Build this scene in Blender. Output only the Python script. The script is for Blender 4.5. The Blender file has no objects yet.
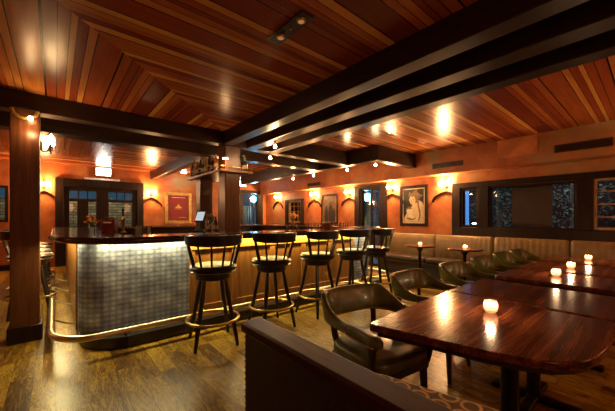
import bpy, math, random
from mathutils import Vector, Matrix
R = random.Random(7)
SC = bpy.context.scene
COL = SC.collection
PI = math.pi
ORD = ['first', 'second', 'third', 'fourth', 'fifth', 'sixth', 'seventh', 'eighth', 'ninth', 'tenth', 'eleventh', 'twelfth',
       'thirteenth', 'fourteenth', 'fifteenth', 'sixteenth']

# ------------------------------------------------------------------ materials
def new_mat(name):
    m = bpy.data.materials.new(name); m.use_nodes = True
    nt = m.node_tree; nt.nodes.clear()
    out = nt.nodes.new('ShaderNodeOutputMaterial')
    b = nt.nodes.new('ShaderNodeBsdfPrincipled')
    nt.links.new(b.outputs[0], out.inputs[0])
    return m, nt, b, out

def N(nt, t, **k):
    n = nt.nodes.new(t)
    for a, v in k.items():
        if a.startswith('i_'):
            key = a[2:]
            n.inputs[int(key) if key.isdigit() else key.replace('_', ' ')].default_value = v
        else: setattr(n, a, v)
    return n

def math_(nt, op, a, b=None, c=None):
    n = nt.nodes.new('ShaderNodeMath'); n.operation = op
    for i, x in enumerate((a, b, c)):
        if x is None: continue
        if isinstance(x, (int, float)): n.inputs[i].default_value = x
        else: nt.links.new(x, n.inputs[i])
    return n.outputs[0]

def ramp(nt, fac, stops, interp='LINEAR'):
    n = nt.nodes.new('ShaderNodeValToRGB'); cr = n.color_ramp; cr.interpolation = interp
    while len(cr.elements) > 1: cr.elements.remove(cr.elements[0])
    cr.elements[0].position = stops[0][0]; cr.elements[0].color = (*stops[0][1], 1)
    for p, c in stops[1:]:
        e = cr.elements.new(p); e.color = (*c, 1)
    nt.links.new(fac, n.inputs[0]); return n.outputs[0]

def simple(name, col, rough=.5, metal=0., var=.25, scale=12., bump=0., coat=0., spec=.5):
    m, nt, b, o = new_mat(name)
    tc = N(nt, 'ShaderNodeTexCoord'); nz = N(nt, 'ShaderNodeTexNoise', i_Scale=scale, i_Detail=4.)
    nt.links.new(tc.outputs['Object'], nz.inputs['Vector'])
    c0 = tuple(x * (1 - var) for x in col); c1 = tuple(min(1, x * (1 + var)) for x in col)
    nt.links.new(ramp(nt, nz.outputs[0], [(.3, c0), (.7, c1)]), b.inputs['Base Color'])
    b.inputs['Roughness'].default_value = rough; b.inputs['Metallic'].default_value = metal
    b.inputs['Specular IOR Level'].default_value = spec
    if coat: b.inputs['Coat Weight'].default_value = coat; b.inputs['Coat Roughness'].default_value = .12
    if bump:
        bp = N(nt, 'ShaderNodeBump', i_Strength=bump, i_Distance=.01)
        nt.links.new(nz.outputs[0], bp.inputs['Height']); nt.links.new(bp.outputs[0], b.inputs['Normal'])
    return m

def glow(name, col, strength):
    m, nt, b, o = new_mat(name)
    b.inputs['Base Color'].default_value = (*[min(1, c) for c in col], 1)
    b.inputs['Emission Color'].default_value = (*col, 1); b.inputs['Emission Strength'].default_value = strength
    return m

def wood(name, stops, along='X', rough=.3, scale=1., coat=.0, stretch=9., bump=.06, rings=False, spec=.5):
    """figured timber; along = grain direction in object space"""
    m, nt, b, o = new_mat(name)
    tc = N(nt, 'ShaderNodeTexCoord'); mp = N(nt, 'ShaderNodeMapping')
    s = [stretch * scale] * 3; s['XYZ'.index(along)] = scale
    mp.inputs['Scale'].default_value = s
    nt.links.new(tc.outputs['Object'], mp.inputs['Vector'])
    nz = N(nt, 'ShaderNodeTexNoise', i_Scale=1.4, i_Detail=6., i_Roughness=.62, i_Distortion=.9 if not rings else .45)
    nt.links.new(mp.outputs[0], nz.inputs['Vector'])
    fac = nz.outputs[0]
    if rings:
        k = math_(nt, 'MULTIPLY', nz.outputs[0], 70.)
        sn = math_(nt, 'SINE', k)
        fac = math_(nt, 'MULTIPLY_ADD', sn, .075, nz.outputs[0])
    nt.links.new(ramp(nt, fac, stops), b.inputs['Base Color'])
    b.inputs['Roughness'].default_value = rough; b.inputs['Specular IOR Level'].default_value = spec
    if coat: b.inputs['Coat Weight'].default_value = coat; b.inputs['Coat Roughness'].default_value = .1
    bp = N(nt, 'ShaderNodeBump', i_Strength=bump, i_Distance=.01)
    nt.links.new(nz.outputs[0], bp.inputs['Height']); nt.links.new(bp.outputs[0], b.inputs['Normal'])
    return m

def planks(name, tones, width, length, src='UV', swap=False, rough=.3, groove=.035, gcol=(.01, .004, .002), vary=.3, coat=0., figure=.35, knots=False, pair=False, bump=.35, spec=.5):
    """boards: u runs along, v across (metres); tone per board from noise"""
    m, nt, b, o = new_mat(name)
    tc = N(nt, 'ShaderNodeTexCoord'); sp = N(nt, 'ShaderNodeSeparateXYZ')
    nt.links.new(tc.outputs['UV' if src == 'UV' else 'Object'], sp.inputs[0])
    u, v = sp.outputs[0], sp.outputs[1]
    if swap: u, v = v, u
    q = math_(nt, 'DIVIDE', v, width)
    if vary:
        q = math_(nt, 'MULTIPLY_ADD', math_(nt, 'SINE', math_(nt, 'MULTIPLY', q, 2.13)), vary, q)
    idx = math_(nt, 'FLOOR', q); fr = math_(nt, 'FRACT', q)
    if pair:        # a wide board then a narrow one
        nar = math_(nt, 'GREATER_THAN', fr, .58)
        idx = math_(nt, 'ADD', math_(nt, 'MULTIPLY', idx, 2.), nar)
        fr = math_(nt, 'SUBTRACT', fr, math_(nt, 'MULTIPLY', nar, .58))
    w1 = N(nt, 'ShaderNodeTexWhiteNoise', noise_dimensions='1D'); nt.links.new(idx, w1.inputs['W'])
    q2 = math_(nt, 'ADD', math_(nt, 'DIVIDE', u, length), math_(nt, 'MULTIPLY', w1.outputs['Value'], 7.3))
    idx2 = math_(nt, 'FLOOR', q2); fr2 = math_(nt, 'FRACT', q2)
    cb = N(nt, 'ShaderNodeCombineXYZ'); nt.links.new(idx, cb.inputs[0]); nt.links.new(idx2, cb.inputs[1])
    w2 = N(nt, 'ShaderNodeTexWhiteNoise', noise_dimensions='2D'); nt.links.new(cb.outputs[0], w2.inputs['Vector'])
    # grain
    g = N(nt, 'ShaderNodeCombineXYZ')
    nt.links.new(math_(nt, 'MULTIPLY', u, 1.1 if not knots else 1.6), g.inputs[0])
    nt.links.new(math_(nt, 'MULTIPLY', v, 16. if not knots else 11.), g.inputs[1])
    nt.links.new(math_(nt, 'MULTIPLY', w2.outputs['Value'], 40.), g.inputs[2])
    nz = N(nt, 'ShaderNodeTexNoise', i_Scale=1.5, i_Detail=5., i_Distortion=.8 if not knots else 1.8)
    nt.links.new(g.outputs[0], nz.inputs['Vector'])
    f = nz.outputs[0]
    if knots:
        f = math_(nt, 'MULTIPLY_ADD', math_(nt, 'SINE', math_(nt, 'MULTIPLY', f, 45.)), .22, f)
    tone = w2.outputs['Value']
    if knots: tone = math_(nt, 'MULTIPLY_ADD', tone, .7, .15)
    if pair: tone = math_(nt, 'MULTIPLY_ADD', nar, .27, math_(nt, 'MULTIPLY', tone, .73))
    t = math_(nt, 'MULTIPLY_ADD', math_(nt, 'SUBTRACT', f, .5), figure, tone)
    colr = ramp(nt, t, tones)
    e1 = math_(nt, 'LESS_THAN', fr, groove); e2 = math_(nt, 'LESS_THAN', fr2, .004 / length)
    e = math_(nt, 'MAXIMUM', e1, e2)
    mx = N(nt, 'ShaderNodeMix', data_type='RGBA'); nt.links.new(e, mx.inputs[0]); nt.links.new(colr, mx.inputs[6])
    mx.inputs[7].default_value = (*gcol, 1); nt.links.new(mx.outputs[2], b.inputs['Base Color'])
    b.inputs['Roughness'].default_value = rough
    if coat: b.inputs['Coat Weight'].default_value = coat; b.inputs['Coat Roughness'].default_value = .12
    b.inputs['Specular IOR Level'].default_value = spec
    bp = N(nt, 'ShaderNodeBump', i_Strength=bump, i_Distance=.006)
    nt.links.new(math_(nt, 'SUBTRACT', math_(nt, 'MULTIPLY', nz.outputs[0], .25), e), bp.inputs['Height'])
    nt.links.new(bp.outputs[0], b.inputs['Normal'])
    return m

def plaster(name):
    m, nt, b, o = new_mat(name)
    tc = N(nt, 'ShaderNodeTexCoord')
    a = N(nt, 'ShaderNodeTexNoise', i_Scale=1.7, i_Detail=6., i_Roughness=.65); nt.links.new(tc.outputs['Object'], a.inputs['Vector'])
    c = N(nt, 'ShaderNodeTexNoise', i_Scale=.8, i_Detail=3., i_Distortion=.6); nt.links.new(tc.outputs['Object'], c.inputs['Vector'])
    base = ramp(nt, a.outputs[0], [(.3, (.24, .055, .018)), (.5, (.44, .125, .032)), (.7, (.60, .23, .065))])
    k = ramp(nt, c.outputs[0], [(.56, (0, 0, 0)), (.68, (1, 1, 1))])
    mx = N(nt, 'ShaderNodeMix', data_type='RGBA'); nt.links.new(math_(nt, 'MULTIPLY', k, .8), mx.inputs[0])
    nt.links.new(base, mx.inputs[6]); mx.inputs[7].default_value = (.34, .27, .13, 1)
    nt.links.new(mx.outputs[2], b.inputs['Base Color']); b.inputs['Roughness'].default_value = .55
    bp = N(nt, 'ShaderNodeBump', i_Strength=.25, i_Distance=.01); nt.links.new(a.outputs[0], bp.inputs['Height']); nt.links.new(bp.outputs[0], b.inputs['Normal'])
    return m

def turned_metal(name):
    m, nt, b, o = new_mat(name)
    tc = N(nt, 'ShaderNodeTexCoord'); sp = N(nt, 'ShaderNodeSeparateXYZ'); nt.links.new(tc.outputs['UV'], sp.inputs[0])
    u, v = sp.outputs[0], sp.outputs[1]
    a = math_(nt, 'SINE', math_(nt, 'MULTIPLY', u, 2 * PI / .10)); c = math_(nt, 'SINE', math_(nt, 'MULTIPLY', v, 2 * PI / .075))
    h = math_(nt, 'MULTIPLY', a, c)
    q = math_(nt, 'MULTIPLY', math_(nt, 'POWER', math_(nt, 'ABSOLUTE', math_(nt, 'SINE', math_(nt, 'MULTIPLY', v, PI / .052))), .5), math_(nt, 'MULTIPLY_ADD', math_(nt, 'ABSOLUTE', math_(nt, 'SINE', math_(nt, 'MULTIPLY', u, PI / .062))), .6, .4))
    nz = N(nt, 'ShaderNodeTexNoise', i_Scale=7., i_Detail=5.); nt.links.new(tc.outputs['UV'], nz.inputs['Vector'])
    nt.links.new(ramp(nt, math_(nt, 'MULTIPLY_ADD', nz.outputs[0], .9, math_(nt, 'MULTIPLY', q, .30)), [(.38, (.13, .16, .25)), (.66, (.32, .38, .54)), (.95, (.70, .80, .96))]), b.inputs['Base Color'])
    b.inputs['Metallic'].default_value = .8
    nt.links.new(math_(nt, 'MULTIPLY_ADD', h, .06, .5), b.inputs['Roughness'])
    bp = N(nt, 'ShaderNodeBump', i_Strength=.15, i_Distance=.006); nt.links.new(q, bp.inputs['Height']); nt.links.new(bp.outputs[0], b.inputs['Normal'])
    return m

def ring_fabric(name):
    m, nt, b, o = new_mat(name)
    tc = N(nt, 'ShaderNodeTexCoord'); sp = N(nt, 'ShaderNodeSeparateXYZ'); nt.links.new(tc.outputs['Object'], sp.inputs[0])
    S = .042
    row = math_(nt, 'DIVIDE', sp.outputs[1], S)
    xz = math_(nt, 'SUBTRACT', sp.outputs[0], sp.outputs[2])
    cx = math_(nt, 'SUBTRACT', math_(nt, 'FRACT', math_(nt, 'DIVIDE', xz, S)), .5)
    cy = math_(nt, 'SUBTRACT', math_(nt, 'FRACT', row), .5)
    d = math_(nt, 'SQRT', math_(nt, 'ADD', math_(nt, 'MULTIPLY', cx, cx), math_(nt, 'MULTIPLY', cy, cy)))
    r = math_(nt, 'LESS_THAN', math_(nt, 'ABSOLUTE', math_(nt, 'SUBTRACT', d, .40)), .075)
    mx = N(nt, 'ShaderNodeMix', data_type='RGBA'); nt.links.new(r, mx.inputs[0])
    mx.inputs[6].default_value = (.15, .105, .03, 1); mx.inputs[7].default_value = (.75, .55, .14, 1)
    nt.links.new(mx.outputs[2], b.inputs['Base Color']); b.inputs['Roughness'].default_value = .7
    return m

def pane_mat(name, tint=(.9, .95, 1.)):
    m, nt, b, o = new_mat(name); nt.nodes.remove(b)
    t = N(nt, 'ShaderNodeBsdfTransparent'); t.inputs[0].default_value = (*tint, 1)
    g = N(nt, 'ShaderNodeBsdfGlossy'); g.inputs['Roughness'].default_value = .03
    fr = N(nt, 'ShaderNodeFresnel'); fr.inputs[0].default_value = 1.45
    mx = N(nt, 'ShaderNodeMixShader'); nt.links.new(fr.outputs[0], mx.inputs[0]); nt.links.new(t.outputs[0], mx.inputs[1]); nt.links.new(g.outputs[0], mx.inputs[2])
    nt.links.new(mx.outputs[0], o.inputs[0]); return m

def frosted(name, col):
    m, nt, b, o = new_mat(name); nt.nodes.remove(b)
    t = N(nt, 'ShaderNodeBsdfTransparent'); t.inputs[0].default_value = (*col, 1)
    l = N(nt, 'ShaderNodeBsdfTranslucent'); l.inputs[0].default_value = (*col, 1)
    g = N(nt, 'ShaderNodeBsdfGlossy'); g.inputs['Roughness'].default_value = .15
    m1 = N(nt, 'ShaderNodeMixShader', i_0=.55); nt.links.new(t.outputs[0], m1.inputs[1]); nt.links.new(l.outputs[0], m1.inputs[2])
    m2 = N(nt, 'ShaderNodeMixShader', i_0=.08); nt.links.new(m1.outputs[0], m2.inputs[1]); nt.links.new(g.outputs[0], m2.inputs[2])
    nt.links.new(m2.outputs[0], o.inputs[0]); return m

def stone(name):
    m, nt, b, o = new_mat(name)
    tc = N(nt, 'ShaderNodeTexCoord'); mp = N(nt, 'ShaderNodeMapping'); mp.inputs['Rotation'].default_value = (PI / 2, 0, 0)
    nt.links.new(tc.outputs['Object'], mp.inputs['Vector'])
    br = N(nt, 'ShaderNodeTexBrick'); br.inputs['Scale'].default_value = 1.; br.inputs['Brick Width'].default_value = .32; br.inputs['Row Height'].default_value = .1
    br.inputs['Mortar Size'].default_value = .014
    br.inputs['Color1'].default_value = (.36, .30, .17, 1); br.inputs['Color2'].default_value = (.13, .115, .07, 1); br.inputs['Mortar'].default_value = (.05, .045, .04, 1)
    nt.links.new(mp.outputs[0], br.inputs['Vector']); nt.links.new(br.outputs[0], b.inputs['Base Color']); b.inputs['Roughness'].default_value = .8
    return m

CEDAR = [(0., (.15, .024, .011)), (.25, (.24, .042, .015)), (.45, (.34, .074, .021)), (.62, (.48, .15, .036)), (.78, (.64, .28, .065)), (1., (.76, .40, .10))]
M = {}
M['cedar'] = planks('cedar boards', CEDAR, .165, 60., 'UV', rough=.27, groove=.045, coat=0., vary=.30, pair=True, figure=.30, spec=.22)
M['floor'] = planks('oak floor boards', [(0., (.055, .021, .004)), (.35, (.17, .088, .011)), (.65, (.30, .18, .021)), (1., (.46, .31, .038))], .135, 1.35, 'Object', swap=True,
                    rough=.30, groove=.02, vary=0., coat=0., figure=1.3, knots=True, bump=.10, spec=.35)
M['beam'] = wood('dark stained beam', [(.3, (.016, .008, .005)), (.6, (.034, .016, .009)), (.75, (.06, .028, .014))], 'Y', .32, 1.2, spec=.28)
M['beam_x'] = wood('dark stained cross beam', [(.3, (.016, .008, .005)), (.6, (.034, .016, .009)), (.75, (.06, .028, .014))], 'X', .32, 1.2, spec=.28)
M['post'] = wood('brown timber post', [(.3, (.055, .017, .006)), (.55, (.11, .036, .012)), (.75, (.17, .06, .019))], 'Z', .35, 1.2, stretch=14)
M['dark'] = wood('dark brown joinery', [(.3, (.012, .006, .004)), (.7, (.032, .015, .009))], 'Z', .45, 1.5, spec=.22)
M['panelwood'] = wood('honey bar panelling', [(.3, (.15, .055, .011)), (.5, (.24, .095, .018)), (.72, (.34, .15, .03))], 'Z', .35, 1.3, stretch=10)
M['frieze'] = simple('carved gold frieze with painted glow', (.55, .30, .055), .35, .25, .35, 30, bump=.5)  # honey frieze in a brighter gold, the strip light's glow put into the colour
M['bartop'] = wood('polished bar top', [(.3, (.05, .02, .008)), (.55, (.12, .05, .018)), (.75, (.2, .09, .03))], 'X', .14, 1.3, coat=.6)
M['nose'] = wood('dark bar nosing', [(.3, (.02, .009, .005)), (.7, (.06, .025, .011))], 'X', .2, 1.3, coat=.4)
M['table'] = wood('stained rosewood table top', [(.30, (.025, .007, .004)), (.43, (.085, .023, .011)), (.55, (.16, .047, .020)), (.72, (.27, .095, .038))], 'X', .17, .62, coat=0., stretch=20, rings=True, bump=.02, spec=.24)
M['tableedge'] = simple('table underframe', (.035, .013, .008), .4)
M['cap'] = wood('partition ledge', [(.3, (.032, .011, .005)), (.6, (.075, .026, .012)), (.8, (.12, .043, .02))], 'Y', .42, 1.6, stretch=14, spec=.12)
M['hide'] = simple('dark brown hide', (.030, .021, .015), .5, bump=.2, scale=70)
M['plaster'] = plaster('orange limewash plaster')
M['metal'] = turned_metal('engine turned steel')
M['brass'] = simple('worn brass', (.42, .28, .10), .3, 1., .15)
M['steelrail'] = simple('brushed nickel rail', (.62, .56, .46), .3, 1., .1)
M['black'] = simple('black lacquered wood', (.012, .010, .010), .32, 0., .2, 20, coat=.25)
M['vinyl'] = simple('black vinyl', (.014, .014, .014), .28, 0., .2, 40, bump=.05)
M['leather'] = simple('olive green leather', (.108, .122, .030), .33, 0., .3, 14, bump=.06, coat=.15)
M['nail'] = simple('brass nailheads', (.75, .58, .3), .3, 1., .1)
M['chairwood'] = simple('dark walnut chair wood', (.035, .014, .008), .35, 0., .3, 15)
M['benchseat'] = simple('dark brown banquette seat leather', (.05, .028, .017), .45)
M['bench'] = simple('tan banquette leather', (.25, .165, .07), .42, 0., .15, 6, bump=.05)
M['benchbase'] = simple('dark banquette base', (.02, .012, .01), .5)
M['iron'] = simple('wrought iron', (.018, .013, .011), .45, .7)
M['bulb'] = glow('flame bulb', (1., .66, .30), 26.)
M['starbulb'] = glow('small filament bulb', (1., .72, .38), 60.)
M['led'] = glow('warm strip diffuser', (1., .78, .34), 2.)
M['exit'] = glow('lit white panel', (1., .95, .85), 5.)
M['down'] = glow('downlight lens', (1., .9, .75), 9.)
M['lens_glow'] = glow('unlit spot lens with added glow', (1., .5, .2), .10)  # faint amber emission put into the unlit spot lenses
M['wax'] = glow('lit candle wax', (1., .52, .24), 1.5)
M['flame'] = glow('candle flame', (1., .75, .4), 14.)
M['votive'] = frosted('frosted votive glass', (1., .86, .78))
M['pane'] = pane_mat('window glass')
M['clear'] = pane_mat('clear glassware', (.95, .95, .92))
M['white'] = simple('off white enamel', (.75, .72, .66), .4)
M['paintbox'] = simple('painted access panel', (.58, .19, .06), .5, 0., .35, 3)
M['ventm'] = simple('dark bronze grille', (.07, .03, .015), .45, .3)
M['screen'] = glow('lit till screen', (.62, .78, .85), .3)
M['till'] = simple('black plastic', (.015, .015, .017), .35)
M['tealp'] = simple('teal plastic', (.02, .16, .20), .4)
M['gold'] = simple('dull gilt frame', (.42, .27, .08), .35, .5, .3)
M['redprint'] = simple('deep red print', (.28, .008, .016), .45, 0., .2, 5)
M['goldink'] = simple('gold ink', (.8, .42, .1), .4)
M['cream'] = simple('cream paper', (.70, .60, .42), .5, 0., .12, 6)
M['sepia'] = simple('sepia mid tone', (.20, .12, .055), .5, 0., .4, 9)
M['sepiadark'] = simple('sepia dark tone', (.02, .013, .009), .5, 0., .4, 7)
M['sepialight'] = simple('sepia light tone', (.62, .50, .32), .5, 0., .15, 9)
M['stone'] = stone('garden stone wall')
M['leaf'] = simple('dark garden leaves', (.10, .125, .10), .5, 0., .5, 3)
M['bark'] = simple('tree bark', (.07, .05, .04), .8)
M['ground'] = simple('dark paving', (.05, .05, .05), .8)
M['bluelamp'] = glow('cyan street lamp', (.06, .5, 1.), 9.)
M['bluesign'] = glow('blue lit glass', (.10, .30, .75), .35)
M['redsign'] = glow('orange lit glass', (.9, .25, .05), .15)
M['fairy'] = glow('outdoor bulb', (.9, .95, 1.), 14.)
M['curtain'] = simple('slate curtain', (.20, .30, .34), .8)
M['ringfab'] = ring_fabric('ring patterned upholstery')
for nm, c in (('amber', (.28, .09, .012)), ('green', (.02, .10, .03)), ('claret', (.12, .01, .012)), ('smoke', (.04, .03, .025)), ('honey', (.45, .24, .04)), ('pale', (.42, .42, .38))):
    M['b_' + nm] = simple(nm + ' bottle glass', c, .12, 0., .15, 20, coat=.3)
M['label'] = simple('paper bottle label', (.6, .5, .3), .6)
M['redflower'] = simple('red petals', (.5, .03, .03), .6); M['yellowflower'] = simple('yellow petals', (.75, .5, .06), .6)
M['orangeflower'] = simple('orange petals', (.8, .26, .05), .6)
M['stem'] = simple('green stems', (.08, .13, .03), .6)

# ------------------------------------------------------------------ mesh builder
class MB:
    def __init__(s): s.v = []; s.f = []; s.m = []; s.uv = []; s.sm = []; s.k = 0; s.smooth = False
    def face(s, idx, uv=None): s.f.append(idx); s.m.append(s.k); s.uv.append(uv); s.sm.append(s.smooth)
    def poly(s, pts, uv=None):
        b = len(s.v); s.v += [tuple(p) for p in pts]; s.face(list(range(b, b + len(pts))), uv); return s
    def box(s, x0, x1, y0, y1, z0, z1, X=None):
        b = len(s.v)
        P = [Vector((x, y, z)) for z in (z0, z1) for y in (y0, y1) for x in (x0, x1)]
        if X is not None: P = [X @ p for p in P]
        s.v += [tuple(p) for p in P]
        for q in ((0, 2, 3, 1), (4, 5, 7, 6), (0, 1, 5, 4), (2, 6, 7, 3), (0, 4, 6, 2), (1, 3, 7, 5)): s.face([b + i for i in q])
        return s
    def prism(s, poly, z0, z1, X=None):
        n = len(poly); b = len(s.v)
        P = [Vector((x, y, z)) for z in (z0, z1) for x, y in poly]
        if X is not None: P = [X @ p for p in P]
        s.v += [tuple(p) for p in P]
        s.face([b + i for i in reversed(range(n))]); s.face([b + n + i for i in range(n)])
        for i in range(n):
            j = (i + 1) % n; s.face([b + i, b + j, b + n + j, b + n + i])
        return s
    def ring(s, outer, inner, z0, z1, closed=True):
        n = len(outer); b = len(s.v)
        for z in (z0, z1):
            for L in (outer, inner): s.v += [(x, y, z) for x, y in L]
        o0, i0, o1, i1 = b, b + n, b + 2 * n, b + 3 * n
        rng = range(n) if closed else range(n - 1)
        for i in rng:
            j = (i + 1) % n
            s.face([o1 + i, o1 + j, i1 + j, i1 + i]); s.face([o0 + i, i0 + i, i0 + j, o0 + j])
            s.face([o0 + i, o0 + j, o1 + j, o1 + i]); s.face([i0 + i, i1 + i, i1 + j, i0 + j])
        if not closed:
            s.face([o0, o1, i1, i0]); e = n - 1; s.face([o0 + e, i0 + e, i1 + e, o1 + e])
        return s
    def lathe(s, prof, c=(0, 0, 0), seg=24, X=None, caps=True):
        o = s.smooth; s.smooth = True; b = len(s.v); n = len(prof)
        for r, z in prof:
            for k in range(seg):
                a = 2 * PI * k / seg; p = Vector((c[0] + r * math.cos(a), c[1] + r * math.sin(a), c[2] + z))
                s.v.append(tuple(X @ p if X is not None else p))
        for i in range(n - 1):
            for k in range(seg):
                l = (k + 1) % seg; s.face([b + i * seg + k, b + i * seg + l, b + (i + 1) * seg + l, b + (i + 1) * seg + k])
        if caps:
            s.face([b + k for k in reversed(range(seg))]); s.face([b + (n - 1) * seg + k for k in range(seg)])
        s.smooth = o; return s
    def sphere(s, c, r, seg=12, rows=7, sz=1.):
        return s.lathe([(max(r * math.sin(PI * i / rows), r * .02), -r * sz * math.cos(PI * i / rows)) for i in range(rows + 1)], c, seg)
    def tube(s, pts, r, seg=10, closed=False, flat=None):
        """sweep a circle (or flat=(w,h) ellipse radii) along pts; r may be a list"""
        o = s.smooth; s.smooth = True
        P = [Vector(p) for p in pts]; n = len(P); b = len(s.v)
        rs = r if isinstance(r, (list, tuple)) else [r] * n
        up = None
        for i in range(n):
            if closed: t = P[(i + 1) % n] - P[i - 1]
            else: t = P[min(i + 1, n - 1)] - P[max(i - 1, 0)]
            t.normalize()
            if up is None:
                up = Vector((0, 0, 1)) if abs(t.z) < .9 else Vector((0, 1, 0))
            sd = t.cross(up).normalized(); nu = sd.cross(t).normalized(); up = nu
            for k in range(seg):
                a = 2 * PI * k / seg
                s.v.append(tuple(P[i] + sd * (math.cos(a) * rs[i] * (flat[0] if flat else 1)) + nu * (math.sin(a) * rs[i] * (flat[1] if flat else 1))))
        for i in range(n if closed else n - 1):
            j = (i + 1) % n
            for k in range(seg):
                l = (k + 1) % seg; s.face([b + i * seg + k, b + i * seg + l, b + j * seg + l, b + j * seg + k])
        if not closed:
            s.face([b + k for k in reversed(range(seg))]); s.face([b + (n - 1) * seg + k for k in range(seg)])
        s.smooth = o; return s
    def loft(s, secs, closed=False, caps=True):
        o = s.smooth; s.smooth = True; b = len(s.v); n = len(secs); k = len(secs[0])
        for q in secs: s.v += [tuple(p) for p in q]
        for i in range(n if closed else n - 1):
            j = (i + 1) % n
            for a in range(k):
                c = (a + 1) % k; s.face([b + i * k + a, b + i * k + c, b + j * k + c, b + j * k + a])
        if caps and not closed:
            s.face([b + a for a in reversed(range(k))]); s.face([b + (n - 1) * k + a for a in range(k)])
        s.smooth = o; return s
    def build(s, name, mats, parent=None, bevel=0., loc=None, angle=35, segs=2):
        me = bpy.data.meshes.new(name); me.from_pydata(s.v, [], s.f)
        if not isinstance(mats, (list, tuple)): mats = [mats]
        for m in mats: me.materials.append(m if not isinstance(m, str) else M[m])
        me.polygons.foreach_set('material_index', s.m)
        if any(u is not None for u in s.uv):
            L = me.uv_layers.new(name='UVMap')
            for p, u in zip(me.polygons, s.uv):
                if u is None: continue
                for li, q in zip(p.loop_indices, u): L.data[li].uv = q
        me.validate(clean_customdata=False)
        import bmesh
        bm = bmesh.new(); bm.from_mesh(me); bmesh.ops.recalc_face_normals(bm, faces=bm.faces); bm.to_mesh(me); bm.free()
        if any(s.sm) or bevel:
            me.polygons.foreach_set('use_smooth', [True] * len(me.polygons)); me.set_sharp_from_angle(angle=math.radians(angle))
        o = bpy.data.objects.new(name, me); COL.objects.link(o)
        if loc is not None: o.location = loc
        if parent is not None: o.parent = parent
        if bevel:
            b = o.modifiers.new('Bevel', 'BEVEL'); b.width = bevel; b.segments = segs; b.limit_method = 'ANGLE'; b.harden_normals = False
        return o

def tag(o, label, cat, group=None, kind=None):
    o['label'] = label; o['category'] = cat
    if group: o['group'] = group
    if kind: o['kind'] = kind
    return o

def thing(name, label, cat, loc=(0, 0, 0), rz=0., group=None):
    o = bpy.data.objects.new(name, None); o.empty_display_size = .1; COL.objects.link(o)
    o.location = loc; o.rotation_euler = (0, 0, rz); return tag(o, label, cat, group)

def struct(o, label=None, cat=None):
    o['kind'] = 'structure'
    if label: o['label'] = label
    if cat: o['category'] = cat
    return o

def dup(root, loc, rz=0., label=None):
    kids = {}
    for c in bpy.data.objects:
        if c.parent is not None: kids.setdefault(c.parent.name, []).append(c)
    def rec(o, par):
        c = o.copy(); COL.objects.link(c)
        if par is not None: c.parent = par
        for ch in kids.get(o.name, []): rec(ch, c)
        return c
    r = rec(root, None); r.location = loc; r.rotation_euler = (0, 0, rz)
    if label: r['label'] = label
    return r

def lamp(name, loc, energy, col=(1., .58, .25), r=.04, parent=None):
    l = bpy.data.lights.new(name, 'POINT'); l.energy = energy; l.color = col; l.shadow_soft_size = r
    o = bpy.data.objects.new(name, l); COL.objects.link(o); o.location = loc; o['kind'] = 'helper'
    if parent: o.parent = parent
    return o

def area(name, loc, rot, sx, sy, energy, col):
    l = bpy.data.lights.new(name, 'AREA'); l.shape = 'RECTANGLE'; l.size = sx; l.size_y = sy; l.energy = energy; l.color = col
    o = bpy.data.objects.new(name, l); COL.objects.link(o); o.location = loc; o.rotation_euler = rot; o['kind'] = 'helper'; return o

def arc(cx, cy, rx, ry, a0, a1, n):
    return [(cx + rx * math.cos(math.radians(a0 + (a1 - a0) * i / n)), cy + ry * math.sin(math.radians(a0 + (a1 - a0) * i / n))) for i in range(n + 1)]

# ------------------------------------------------------------------ setting
XW, YB = 6.6, 10.4          # window wall, far wall
XL, YN = -3.2, -2.6         # left wall, near wall
WARM = (1., .56, .23)

b = MB(); b.box(XL - .2, XW + .2, YN - .2, YB + .2, -.12, 0); struct(b.build('floor', 'floor'))

def wall(name, axis, pos, thick, lo, hi, openings, H=2.95):
    """axis 'x': wall plane x=pos running along y; openings (a0,a1,z0,z1)"""
    cuts = sorted({lo, hi, *[o[0] for o in openings], *[o[1] for o in openings]})
    mb = MB()
    for a0, a1 in zip(cuts, cuts[1:]):
        mid = (a0 + a1) / 2; ops = sorted([o for o in openings if o[0] < mid < o[1]], key=lambda o: o[2]); z = 0.
        for o in ops:
            if o[2] > z: seg = (z, o[2]); (mb.box(pos, pos + thick, a0, a1, *seg) if axis == 'x' else mb.box(a0, a1, pos, pos + thick, *seg))
            z = o[3]
        if z < H: (mb.box(pos, pos + thick, a0, a1, z, H) if axis == 'x' else mb.box(a0, a1, pos, pos + thick, z, H))
    return struct(mb.build(name, 'plaster'))

R_OPEN = [(-1.6, .66, 1.11, 1.93), (.87, 2.17, 1.10, 1.92), (2.36, 2.71, 1.11, 1.92), (4.72, 5.46, 0, 2.13), (8.1, 8.82, 1.14, 1.92)]
B_OPEN = [(-2.2, -.88, 1.2, 2.10), (.18, 1.92, 0, 2.16), (5.5, 6.25, 0, 2.32)]
wall('wall_right', 'x', XW, .2, YN, YB, R_OPEN)
wall('wall_back', 'y', YB, .2, XL, XW + .2, B_OPEN)
wall('wall_left', 'x', XL - .2, .2, YN, YB, [])
wall('wall_front', 'y', YN - .2, .2, XL - .2, XW + .2, [])

def slab(name, polys, z, th=.06):
    """boarded ceiling; polys = [(pts, 'X'|'Y' board direction)] with uv in metres"""
    mb = MB()
    for pts, d in polys:
        lower = [(x, y, z) for x, y in pts]
        mb.poly(lower, [((x, y) if d == 'X' else (y, x + .37)) for x, y in pts])
        mb.poly([(x, y, z + th) for x, y in reversed(pts)])
        for i in range(len(pts)):
            p, q = pts[i], pts[(i + 1) % len(pts)]
            mb.poly([(*p, z), (*q, z), (*q, z + th), (*p, z + th)])
    return struct(mb.build(name, 'cedar'))

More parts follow.
